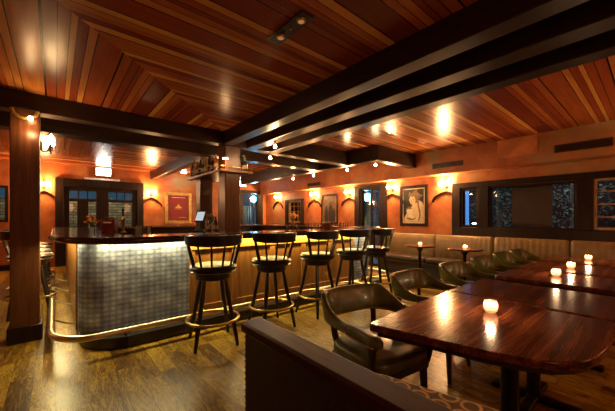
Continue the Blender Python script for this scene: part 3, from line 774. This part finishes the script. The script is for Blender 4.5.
# ------------------------------------------------------------------ captain's chairs
def make_chair():
    r = thing('captains_chair', '', 'chair', group='green leather captain\'s chairs')   # faces -y, back at +y
    # padded seat
    s = MB(); secs = []
    for z, k in ((.40, .90), (.415, 1.), (.455, 1.), (.475, .95), (.485, .80)):
        secs.append([(x * k, y * k + .0, z) for x, y in [(.25 * math.copysign(abs(math.cos(t)) ** .45, math.cos(t)), .245 * math.copysign(abs(math.sin(t)) ** .45, math.sin(t))) for t in [2 * PI * j / 32 for j in range(32)]]])
    s.loft(secs).build('seat', 'leather', r, angle=60)
    MB().box(-.225, .225, -.22, .22, .345, .40).build('seat_frame', 'chairwood', r, bevel=.01)
    # plan path of the U: left arm front -> round the back -> right arm front
    def plan(t):            # t in -1..1, 0 = centre of back
        a = abs(t); sg = 1 if t >= 0 else -1
        if a < .62:
            th = (a / .62) * PI / 2; return Vector((sg * .285 * math.sin(th) ** .62 if th > 0 else 0., .02 + .27 * math.cos(th) ** .62 if th < PI / 2 else .02))
        u = (a - .62) / .38; return Vector((sg * (.285 + .012 * u), .02 - .32 * u))
    def top(t):
        a = abs(t)
        if a < .34: return .79
        if a < .66:
            u = (a - .34) / .30; return .79 - .13 * min(1., u)
        return .66
    def sec(t, z0, z1, th0, th1, lean):
        p = plan(t); d = (plan(min(1, t + .02)) - plan(max(-1, t - .02))).normalized(); nr = Vector((d.y, -d.x))     # outward?
        if nr.dot(p) < 0: nr = -nr
        out = []
        h = z1 - z0
        for k in range(14):
            a = 2 * PI * k / 14; cx = math.copysign(abs(math.cos(a)) ** .55, math.cos(a)); cz = math.copysign(abs(math.sin(a)) ** .55, math.sin(a))
            z = z0 + h * (cz + 1) / 2; f = (cz + 1) / 2; th = th0 + (th1 - th0) * f
            o = nr * (cx * th / 2 + lean * f * (h / .2)); out.append((p.x + o.x, p.y + o.y, z))
        return out
    ts = [-.70 + 1.4 * i / 40 for i in range(41)]
    bk = MB(); bk.loft([sec(t, .605, max(top(t), .668), .06, .045, .045) for t in ts])
    bk.k = 1
    for i in range(62):
        t = -.69 + 1.38 * i / 61; p = plan(t); n = p.normalized() if p.length else Vector((0, 1))
        d = (plan(min(1, t + .02)) - plan(max(-1, t - .02))).normalized(); nr = Vector((d.y, -d.x)); nr = nr if nr.dot(p) > 0 else -nr
        for s_, zz in ((-1, .622), (1, .622)):
            q = p + nr * (s_ * .031); bk.sphere((q.x, q.y, zz), .0055, 5, 3)
    bk.build('backrest', ['leather', 'nail'], r, angle=60)
    for sg in (-1, 1):
        am = MB(); tt = [sg * (.68 + .32 * i / 10) for i in range(11)]
        W = [.06, .06, .058, .056, .056, .058, .062, .068, .072, .066, .04]
        am.loft([sec(t, .602 if j < 10 else .612, .668 if j < 10 else .655, W[j], W[j], 0) for j, t in enumerate(tt)])
        am.k = 1
        for i in range(16):
            t = sg * (.71 + .26 * i / 15); p = plan(t)
            for s_ in (-1, 1): am.sphere((p.x + s_ * .033, p.y, .612), .0055, 5, 3)
        am.build('armrest', ['leather', 'nail'], r, angle=60)
        ap = MB(); ap.tube([(sg * .23, -.19, .38), (sg * .262, -.20, .47), (sg * .285, -.225, .54), (sg * .292, -.235, .605)], [.022, .020, .019, .024], 8, flat=(.8, 1.3)); ap.build('arm_post', 'chairwood', r)
        bp_ = MB(); bp_.tube([(sg * .17, .20, .38), (sg * .185, .235, .5), (sg * .19, .245, .61)], .017, 8, flat=(1.5, .8)); bp_.build('back_post', 'chairwood', r)
        MB().tube([(sg * .20, -.19, .345), (sg * .205, -.195, .2), (sg * .21, -.205, 0)], [.025, .022, .017], 8).build('leg', 'chairwood', r)
        MB().tube([(sg * .20, .19, .345), (sg * .21, .21, .2), (sg * .22, .245, 0)], [.025, .022, .017], 8).build('leg', 'chairwood', r)
    return r
ch0 = make_chair()
CH = [(1.63, 1.19, -8, 'nearest olive leather captain\'s chair, beside the nearest table'), (2.56, 1.27, 3, 'second olive leather captain\'s chair from the camera, by the second table'),
      (3.45, 1.25, 0, 'third olive leather captain\'s chair along the row of tables'), (4.28, 1.24, 3, 'fourth olive leather captain\'s chair along the row of tables'),
      (5.02, 1.22, 0, 'fifth olive leather captain\'s chair along the row of tables'), (5.69, 1.20, 0, 'sixth and farthest olive leather captain\'s chair by the banquette')]
for i, (x, y, d, lab) in enumerate(CH):
    o = ch0 if i == 0 else dup(ch0, (0, 0, 0)); o.location = (x, y, 0); o.rotation_euler = (0, 0, math.radians(d)); o['label'] = lab

# ------------------------------------------------------------------ tables
def table(poly, label, ped):
    cx = sum(p[0] for p in poly) / len(poly); cy = sum(p[1] for p in poly) / len(poly)
    r = thing('dining_table', label, 'table', (cx, cy, 0), 0, 'dark wooden tables along the right side')
    L = [(x - cx, y - cy) for x, y in poly]
    MB().prism(L, .712, .75).build('tabletop', 'table', r, bevel=.006)
    MB().prism([(x * .93, y * .93) for x, y in L], .69, .7115).build('underframe', 'tableedge', r)
    MB().lathe([(.05, .04), (.042, .1), (.042, .6), (.06, .66), (.12, .69)], (ped - cx, 0, 0), 16).build('pedestal', 'iron', r)
    b_ = MB(); b_.box(ped - cx - .26, ped - cx + .26, -.035, .035, 0, .04); b_.box(ped - cx - .035, ped - cx + .035, -.26, .26, 0, .0405); b_.build('base', 'iron', r, bevel=.01)
    return r
T1 = [(1.245, .965), (1.36, .46), (1.40, .34), (1.46, .245), (1.54, .185), (1.64, .152), (1.78, .135), (2.245, .13), (2.27, 1.03), (1.30, .985), (1.262, .980)]
table(T1, 'nearest dark wood table, bow-ended, with one candle', 1.85)
def rect(x0, x1, y0, y1, r=.04):
    return arc(x1 - r, y1 - r, r, r, 0, 90, 4) + arc(x0 + r, y1 - r, r, r, 90, 180, 4) + arc(x0 + r, y0 + r, r, r, 180, 270, 4) + arc(x1 - r, y0 + r, r, r, 270, 360, 4)
table(rect(2.29, 2.98, .12, 1.03, .02), 'second dark wood table, pushed against the nearest one', 2.62)
table(rect(3.22, 3.86, .08, 1.02), 'third dark wood table from the camera, with one candle', 3.54)
table(rect(3.98, 4.72, .06, 1.02), 'fourth dark wood table from the camera, with one candle', 4.35)
table(rect(4.86, 5.62, .04, 1.02), 'farthest dark wood table, in front of the banquette', 5.24)

def make_candle():
    r = thing('votive_candle', '', 'candle', group='lit votive candles')
    MB().lathe([(.026, 0), (.038, .012), (.044, .035), (.043, .055), (.036, .078), (.033, .078), (.039, .055), (.040, .035), (.034, .015), (.004, .010)], seg=24, caps=False).build('glass_holder', 'votive', r)
    MB().lathe([(.028, .014), (.034, .03), (.034, .052), (.005, .050)], seg=18).build('wax', 'wax', r)
    MB().lathe([(.001, .054), (.005, .060), (.004, .068), (.001, .080)], seg=8).build('flame', 'flame', r)
    return r
c0 = make_candle()
CA = [(1.94, .63, .75, 'lit votive candle on the nearest table'), (3.62, .62, .75, 'lit votive candle on the third table from the camera'), (4.30, .61, .75, 'lit votive candle on the fourth table from the camera'),
      (5.30, .58, .75, 'lit votive candle on the farthest table by the banquette'), (5.62, 3.10, .745, 'lit votive candle on the farther small round table'), (5.64, 2.24, .745, 'lit votive candle on the nearer small round table')]
for i, (x, y, z, lab) in enumerate(CA):
    o = c0 if i == 0 else dup(c0, (0, 0, 0)); o.location = (x, y, z); o.scale = (.86,) * 3; o['label'] = lab
    lamp('candle_light', (x, y, z + .10), 1.1, (1., .6, .3), .02)

def round_table(x, y, lab):
    r = thing('round_table', lab, 'table', (x, y, 0), 0, 'small round pedestal tables')
    MB().lathe([(.10, .69), (.27, .712), (.30, .72), (.305, .735), (.295, .745), (.01, .745)], seg=32).build('tabletop', 'table', r)
    MB().lathe([(.035, .03), (.028, .1), (.028, .62), (.07, .69)], seg=14).build('pedestal', 'iron', r)
    MB().lathe([(.20, 0), (.20, .012), (.04, .035)], seg=24).build('base', 'iron', r)
round_table(5.66, 3.13, 'farther small round pedestal table by the banquette'); round_table(5.68, 2.27, 'nearer small round pedestal table by the banquette')

# ------------------------------------------------------------------ banquette
bq = thing('banquette', 'long tan leather banquette along the window wall', 'banquette', (6.58, 0, 0))
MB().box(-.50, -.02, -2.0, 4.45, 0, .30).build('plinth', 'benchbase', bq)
MB().box(-.62, -.02, -2.0, 4.45, .30, .345).build('seat_board', 'chairwood', bq)
def cushion(y0, y1):
    mb = MB(); n = max(8, int((y1 - y0) / .022)); secs = []
    for j in range(n + 1):
        y = y0 + (y1 - y0) * j / n; rb = .006 * abs(math.sin((y - y0) / .09 * PI))
        ends = .03 * max(0, 1 - min(j, n - j) / 1.5)
        secs.append([(-.02, y, .44), (-.16 - rb + ends, y, .45), (-.175 - rb + ends, y, .55), (-.15 - rb + ends, y, .80), (-.125 - rb + ends, y, .90), (-.09 + ends * .5, y, .935 - ends), (-.02, y, .93 - ends)])
    mb.loft(secs).build('back_cushion', 'bench', bq, angle=60)
YS = [-2.0, -.6, .93, 2.05, 3.2, 4.45]
for y0, y1 in zip(YS, YS[1:]):
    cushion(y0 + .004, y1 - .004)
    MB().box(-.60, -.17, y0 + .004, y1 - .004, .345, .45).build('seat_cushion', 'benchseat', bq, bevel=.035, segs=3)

# ------------------------------------------------------------------ booth in the foreground
bo = thing('booth_bench', 'dark hide booth bench with wooden ledge and ring-patterned upholstery', 'booth', (.49, 0, 0))
MB().box(0, .055, -1.3, .905, 0, .915).build('back_panel', 'hide', bo, bevel=.006)
MB().box(-.012, .068, -1.3, .915, .915, .95).build('ledge', 'cap', bo, bevel=.008)
nl = MB()
for i in range(44): nl.sphere((.006, .906, .04 + i * .02), .0048, 6, 4)
for i in range(44): nl.sphere((-.001, .898, .04 + i * .02), .0045, 6, 4)
o = nl.build('nailhead_edge', 'nail', bo); o['kind'] = 'stuff'
MB().prism([(.069, -1.3), (.185, -1.3), (.172, .10), (.152, .208), (.124, .314), (.098, .414), (.069, .47)], .40, .938).build('upholstered_back', 'ringfab', bo, bevel=.012)
MB().prism([(.10, -1.3), (.60, -1.3), (.60, .36), (.10, .36)], .30, .40).build('seat_base', 'hide', bo)
MB().prism([(.23, -1.3), (.62, -1.3), (.62, .10), (.56, .15), (.23, .15)], .40, .47).build('seat_cushion', 'hide', bo, bevel=.025)

# ------------------------------------------------------------------ wall things
def framed_picture(name, label, w, h, axis, pos, z, mats, fw=.05, depth=.04):
    r = thing(name, label, 'picture', (0, 0, 0))
    if axis == 'x': r.location = (XW - .002, pos, z); r.rotation_euler = (0, 0, -PI / 2)
    else: r.location = (pos, YB - .002, z)
    f = MB(); f.box(-w / 2, -w / 2 + fw, -depth, 0, -h / 2, h / 2); f.box(w / 2 - fw, w / 2, -depth, 0, -h / 2, h / 2)
    f.box(-w / 2 + fw, w / 2 - fw, -depth, 0, -h / 2, -h / 2 + fw); f.box(-w / 2 + fw, w / 2 - fw, -depth, 0, h / 2 - fw, h / 2)
    f.build('frame', mats[0], r, bevel=.006)
    MB().box(-w / 2 + fw, w / 2 - fw, -.018, -.003, -h / 2 + fw, h / 2 - fw).build('print', mats[1], r)
    return r
def blob(r, name, mat, pts, d):
    """flat printed shape on the picture: pts (x,z)"""
    mb = MB(); n = len(pts)
    mb.prism([(x, z) for x, z in pts], 0, .0008, Matrix(((1, 0, 0, 0), (0, 0, -1, -.018 - d), (0, 1, 0, 0), (0, 0, 0, 1))))
    return mb.build(name, mat, r)
def ell(cx, cz, rx, rz, n=20, rot=0., pw=1.):
    o = []
    for k in range(n):
        a = 2 * PI * k / n; x = rx * math.cos(a) * (1 + .12 * math.sin(3 * a) * (pw - 1)); z = rz * math.sin(a); o.append((cx + x * math.cos(rot) - z * math.sin(rot), cz + x * math.sin(rot) + z * math.cos(rot)))
    return o
p1 = framed_picture('portrait', 'large sepia portrait of a tousle-haired sitter in a dark frame', .72, .98, 'x', 3.80, 1.595, ['dark', 'sepiadark'], .07)
MB().box(-.29, -.265, -.022, -.018, -.42, .42).box(.265, .29, -.022, -.018, -.42, .42).box(-.265, .265, -.022, -.018, .395, .42).box(-.265, .265, -.022, -.018, -.42, -.395).build('mat_border', 'cream', p1)
blob(p1, 'garment', 'sepialight', [(-.26, -.39), (.26, -.39), (.26, .0), (.22, .08), (.14, .13), (.06, .07), (-.04, .0), (-.10, -.10), (-.18, -.18), (-.25, -.30)], .001)
hp = []
for k in range(36):
    a = 2 * PI * k / 36; q = .145 + .03 * math.sin(5 * a + 1) + .022 * math.sin(11 * a); hp.append((.03 + q * 1.08 * math.cos(a), .215 + q * math.sin(a)))
blob(p1, 'hair', 'sepia', hp, .002)
blob(p1, 'face', 'sepialight', ell(-.025, .135, .078, .118, 20, .18), .003)
blob(p1, 'fringe', 'sepia', [(-.10, .20), (-.07, .27), (.05, .29), (.09, .18), (.05, .20), (.02, .235), (-.03, .205), (-.06, .235)], .004)
for ex in (-.065, .005): blob(p1, 'eye', 'sepiadark', ell(ex, .145, .014, .007, 8), .004)
blob(p1, 'mouth', 'sepiadark', ell(-.045, .065, .018, .005, 8), .004); blob(p1, 'nose_shade', 'sepia', [(-.045, .14), (-.055, .095), (-.035, .092)], .004)
blob(p1, 'sleeve_fold', 'sepia', [(.10, .06), (.13, .07), (.19, -.20), (.15, -.36), (.12, -.36), (.15, -.20)], .003)
blob(p1, 'small_head', 'cream', ell(-.10, -.12, .085, .095, 18, .3), .003); blob(p1, 'small_hair', 'sepia', [(-.18, -.10), (-.15, -.03), (-.08, -.02), (-.03, -.06), (-.06, -.08), (-.12, -.07)], .004)
blob(p1, 'hand', 'cream', ell(-.06, -.26, .09, .045, 14, -.4), .003)
blob(p1, 'hand_shade', 'sepia', [(-.16, -.28), (-.03, -.31), (.05, -.28), (.05, -.31), (-.03, -.35), (-.18, -.32)], .0025)

p2 = framed_picture('group_picture', 'dark picture of standing figures in a dark frame', .72, .93, 'x', 6.68, 1.585, ['dark', 'sepia'], .05)
MB().box(-.31, -.28, -.022, -.018, -.415, .415).box(.28, .31, -.022, -.018, -.415, .415).build('gilt_slip', 'gold', p2)
for x, w_, h_ in ((-.13, .08, .50), (.06, .09, .62), (.19, .07, .42)):
    blob(p2, 'figure', 'sepiadark', [(x - w_, -.40), (x + w_, -.40), (x + w_ * 1.1, -.40 + h_ * .55), (x + w_ * .7, -.40 + h_ * .8), (x + w_ * .3, -.40 + h_ * .84), (x + w_ * .3, -.40 + h_), (x - w_ * .3, -.40 + h_), (x - w_ * .3, -.40 + h_ * .84), (x - w_ * .7, -.40 + h_ * .8), (x - w_ * 1.1, -.40 + h_ * .55)], .001 + .0005 * w_ * 10)
p3 = framed_picture('red_poster', 'red poster with a gold emblem in a gilt frame', .86, 1.04, 'y', 3.15, 1.63, ['gold', 'redprint'], .10)
blob(p3, 'emblem', 'goldink', [(-.12, .03), (-.05, .06), (0, .14), (.05, .06), (.12, .03), (.05, .0), (0, .01), (-.05, .0)], .001)
blob(p3, 'line', 'cream', [(-.22, .345), (.22, .345), (.22, .36), (-.22, .36)], .001); blob(p3, 'line', 'goldink', [(-.12, -.03), (.12, -.03), (.12, -.02), (-.12, -.02)], .001)
blob(p3, 'line', 'goldink', [(.02, -.32), (.24, -.32), (.24, -.305), (.02, -.305)], .001)

def vent(name, label, y0, y1, z0, z1, n):
    r = thing(name, label, 'vent', (6.30, (y0 + y1) / 2, (z0 + z1) / 2)); w, h = (y1 - y0) / 2, (z1 - z0) / 2
    f = MB(); f.box(-.015, -.001, -w, w, -h, -h + .018); f.box(-.015, -.001, -w, w, h - .018, h); f.box(-.015, -.001, -w, -w + .018, -h + .018, h - .018); f.box(-.015, -.001, w - .018, w, -h + .018, h - .018)
    f.build('frame', 'ventm', r)
    s = MB()
    for i in range(n): y = -w + .02 + (2 * w - .04) * (i + .5) / n; s.box(-.011, -.003, y - .004, y + .004, -h + .018, h - .018)
    s.build('grille', 'ventm', r); MB().box(-.003, -.001, -w + .018, w - .018, -h + .018, h - .018).build('duct', 'black', r)
vent('air_vent', 'long dark vent grille on the soffit nearest the camera', .42, 1.10, 2.37, 2.50, 26)
vent('air_vent', 'dark vent slot on the soffit above the sepia portrait', 2.55, 3.18, 2.37, 2.48, 14)
vent('air_vent', 'dark vent slot on the far part of the soffit', 6.8, 7.4, 2.33, 2.43, 14)
ap = thing('access_panel', 'square painted access hatch on the soffit', 'hatch', (6.30, 1.63, 2.57))
MB().box(-.008, -.001, -.28, .28, -.145, .145).build('door', 'paintbox', ap, bevel=.002)
q = MB(); q.box(-.014, -.001, -.30, -.28, -.165, .165); q.box(-.014, -.001, .28, .30, -.165, .165); q.box(-.014, -.001, -.28, .28, .145, .165); q.box(-.014, -.001, -.28, .28, -.165, -.145); q.build('frame', 'paintbox', ap)

def exit_sign(x, label):
    r = thing('exit_light', label, 'emergency light', (x, YB - .1, 2.62))
    MB().box(-.19, .19, -.035, .03, -.12, .12).build('housing', 'white', r, bevel=.008); MB().box(-.17, .17, -.039, -.0355, -.10, .10).build('lit_panel', 'exit', r)
    MB().box(-.02, .02, .03, .099, -.02, .02).build('bracket', 'white', r)
    lamp('exit_glow', (x, YB - .25, 2.62), 2.2, (1., .93, .8), .08)
exit_sign(1.06, 'lit white emergency light above the French doors'); exit_sign(5.43, 'lit white emergency light above the far right door')

tag(MB().box(.62, 1.46, 10.315, 10.339, 2.385, 2.435).build('header_strip', 'white', bevel=.004), 'narrow pale strip along the top of the French door frame', 'strip')
# recessed double spot plate in the front ceiling
lp = thing('spot_plate', 'black rectangular ceiling plate with two unlit round spots', 'ceiling light', (1.27, 1.69, 2.65))
MB().box(-.055, .055, -.20, .20, -.012, -.001).build('plate', 'black', lp, bevel=.003)
for y in (-.13, .11):
    f = MB().lathe([(.030, -.022), (.034, -.0125)], (0, y, 0), 18).build('spot', 'gold', lp); MB().lathe([(.02, -.0235), (.022, -.0225)], (0, y, 0), 14).build('lens', 'lens_glow', f)
MB().sphere((0, -.01, -.016), .008, 8, 5).build('knob', 'gold', lp)
dl = thing('downlight', 'small round lit downlight in the far ceiling', 'ceiling light', (3.12, 9.75, 2.76))
MB().lathe([(.09, -.02), (.11, -.001)], seg=24).build('trim_ring', 'white', dl); MB().lathe([(.08, -.026), (.085, -.0205)], seg=20).build('lens', 'down', dl); lamp('downlight_lamp', (3.12, 9.75, 2.66), 4., (1., .85, .65), .06)
pl = thing('picture_lamp', 'small white shaded lamp on the front of the bar post', 'lamp', (2.06, 4.40, 2.24))
MB().tube([(0, 0, .03), (-.03, -.05, .05), (-.05, -.07, .02)], .006, 8).build('arm', 'brass', pl); MB().lathe([(.05, -.02), (.045, .0), (.02, .02)], (-.05, -.07, 0), 18).build('shade', 'white', pl)
MB().lathe([(.04, -.026), (.042, -.021)], (-.05, -.07, 0), 16).build('lens', 'down', pl); lamp('picture_lamp_light', (2.0, 4.30, 2.16), 1.6, WARM, .03)

# star pendants below the beams
def make_pendant():
    r = thing('ceiling_bulb', '', 'ceiling lamp', group='small bare bulbs under the beams')
    MB().lathe([(.03, -.012), (.034, -.001)], seg=14).build('canopy', 'brass', r); MB().lathe([(.012, -.05), (.012, -.0125)], seg=10).build('socket', 'brass', r)
    MB().lathe([(.004, -.105), (.018, -.095), (.024, -.08), (.016, -.06), (.010, -.0505)], seg=12).build('bulb', 'starbulb', r)
    return r
pd = make_pendant()
PD = [(2.52, 3.72, 'bare bulb under the middle long beam'), (2.92, 4.46, 'bare bulb where the third long beam meets the cross beam'), (4.95, 4.46, 'bare bulb at the far end of the cross beam'),
      (4.93, 3.68, 'bare bulb at the corner of the short beam above the far stools'), (4.96, 5.60, 'bare bulb on the beam beyond the cross beams'), (4.96, 6.45, 'bare bulb farthest along the beam beyond the cross beams')]
for i, (x, y, lab) in enumerate(PD):
    o = pd if i == 0 else dup(pd, (0, 0, 0)); o.location = (x, y, ZB); o['label'] = 'small ' + lab
    lamp('bulb_light', (x, y, ZB - .16), 5., (1., .62, .28), .03)
# fill lights without fixtures, added to brighten the ceiling and the room
def uplight(x, y, z, e):
    l = bpy.data.lights.new('fill_uplight', 'SPOT'); l.energy = e; l.color = WARM; l.shadow_soft_size = .12; l.spot_size = math.radians(165); l.spot_blend = .8
    o = bpy.data.objects.new('fill_uplight', l); COL.objects.link(o); o.location = (x, y, z); o.rotation_euler = (PI, 0, 0); o['kind'] = 'helper'
for x, y, z, w in ((3.6, -2.2, 1.7, 34), (.6, -2.2, 1.7, 24), (5.5, -1.2, 1.7, 46)): uplight(x, y, z, w)
for x, y, z, w in ((3.6, -2.3, 1.95, 6), (.6, -2.3, 1.95, 9), (5.6, -1.7, 1.9, 5), (-2.8, 8.0, 2.0, 12)): lamp('fill_lamp', (x, y, z), w, WARM, .3)
lamp('fill_lamp', (3.4, 7.6, 1.9), 10, WARM, .1)

# ------------------------------------------------------------------ outside
struct(MB().box(XL - 3, 16, 10.6, 18, -.14, -.02).box(6.8, 16, -6, 10.6, -.14, -.02).build('ground', 'ground'))
struct(MB().box(XL - 1, 5.0, 13.0, 13.3, -.02, 1.95).build('garden_wall', 'stone'))
struct(MB().box(11.2, 11.4, -6, 4.6, -.02, 4.2).build('sky_blocker', 'dark'))  # dark wall added to block the sky behind the right-hand windows
lamp('garden_lamp', (1.3, 11.9, 2.6), 34., (1., .82, .45), .1); lamp('garden_lamp', (-2.2, 11.9, 2.6), 24., (1., .85, .5), .1)
def tree(x, y, h, w, label, n=1500):
    r = thing('tree', label, 'tree', (x, y, -.02), 0, 'trees in the dark garden')
    MB().tube([(0, 0, 0), (.05, .02, h * .35), (-.03, .05, h * .75)], [.09, .07, .03], 8).build('trunk', 'bark', r)
    f = MB()
    for i in range(n):
        a = R.random() * 2 * PI; d = w * R.random() ** .5; z = h * (.22 + .75 * R.random()); d *= 1 - .3 * abs(z / h - .55)
        c = Vector((d * math.cos(a), d * math.sin(a), z)); t = Vector((R.uniform(-1, 1), R.uniform(-1, 1), R.uniform(-.6, .6))).normalized(); u = t.cross(Vector((R.uniform(-1, 1), R.uniform(-1, 1), R.uniform(-1, 1)))).normalized()
        s = R.uniform(.016, .042); f.poly([c - t * s * 1.6, c + u * s * .6, c + t * s * 1.6, c - u * s * .6])
    o = f.build('foliage', 'leaf', r); o['kind'] = 'stuff'
tree(9.6, 2.9, 3.4, .75, 'dark leafy tree beyond the narrow window'); tree(8.6, 1.15, 3.0, .65, 'dark leafy tree behind the right half of the long window'); tree(8.4, -.3, 3.2, .65, 'dark leafy tree behind the barred window at the right edge')
tree(9.0, 6.6, 3.0, .9, 'dark leafy tree beyond the glazed door')
def street_lamp(x, y, z, label, e):
    r = thing('street_lamp', label, 'street lamp', (x, y, -.02)); MB().tube([(0, 0, 0), (0, 0, z - .1)], .03, 8).build('pole', 'iron', r)
    MB().sphere((0, 0, z), .14, 16, 10).build('globe', 'bluelamp', r); lamp('street_glow', (x - .2 if x > 7 else x, y - (0 if x > 7 else .25), z), e, (.3, .85, 1.), .12)
street_lamp(7.75, 6.10, 1.99, 'cyan globe lamp shining outside the glazed door', 70); street_lamp(6.42, 11.1, 2.12, 'cyan globe lamp shining outside the far right door', 50)
lamp('garden_lamp', (7.5, 1.6, 2.7), 34., (.9, .95, 1.), .1)
sg = thing('lit_sign', 'narrow blue and orange lit panel seen through the narrow window', 'sign', (8.2, 3.22, 0))
MB().box(-.03, .03, -.04, .03, .9, 2.2).build('blue_panel', 'bluesign', sg); MB().box(-.03, .03, .06, .15, .9, 2.2).build('orange_panel', 'redsign', sg); MB().box(-.04, .04, -.06, .16, -.02, .9).build('pedestal', 'ground', sg)
for i in range(7):
    o = MB().sphere((0, 0, 0), .012, 8, 5).build('garden_bulb', 'fairy', loc=(8.6, 3.06 + i * .028, 1.15 + .012 * math.sin(i * 2.1)))
    tag(o, 'tiny white bulb in the string outside the narrow window', 'bulb', 'string of white bulbs outside the narrow window')
for i in range(3):
    mb = MB(); pts = []
    cu = thing('curtain', ('slate curtain hanging behind the left glass of the glazed door', 'slate curtain hanging behind the right glass of the glazed door', 'slate curtain behind the far right door')[i], 'curtain', (0, 0, 0))
    if i < 2: a0, a1 = ((5.22, 5.44), (4.74, 4.9))[i]; P = [(6.76 + .012 * math.sin(k * 1.3), a0 + (a1 - a0) * k / 20) for k in range(21)]
    else: P = [(5.55 + .45 * k / 20, 10.56 + .012 * math.sin(k * 1.3)) for k in range(21)]
    z0, z1 = .04, 1.78
    mb.smooth = True
    for p, q in zip(P, P[1:]): mb.poly([(*p, z0), (*q, z0), (*q, z1), (*p, z1)])
    o = mb.build('drape', 'curtain', cu); sm = o.modifiers.new('Solidify', 'SOLIDIFY'); sm.thickness = .008

# ------------------------------------------------------------------ world, camera, view
w = bpy.data.worlds.new('night'); SC.world = w; w.use_nodes = True
bg = w.node_tree.nodes['Background']; bg.inputs[0].default_value = (.10, .28, .40, 1); bg.inputs[1].default_value = .10
cam = bpy.data.cameras.new('camera'); co = bpy.data.objects.new('camera', cam); COL.objects.link(co)
co.location = (0, 0, 1.3); co.rotation_euler = (PI / 2, 0, -math.radians(40.36))
cam.sensor_fit = 'HORIZONTAL'; cam.sensor_width = 36; cam.lens = 17.39; cam.shift_y = 12.5 / 615; cam.clip_start = .02
SC.camera = co
vs = SC.view_settings; vs.view_transform = 'Standard'; vs.look = 'None'; vs.gamma = 1.; vs.use_curve_mapping = False; vs.exposure = 1.2
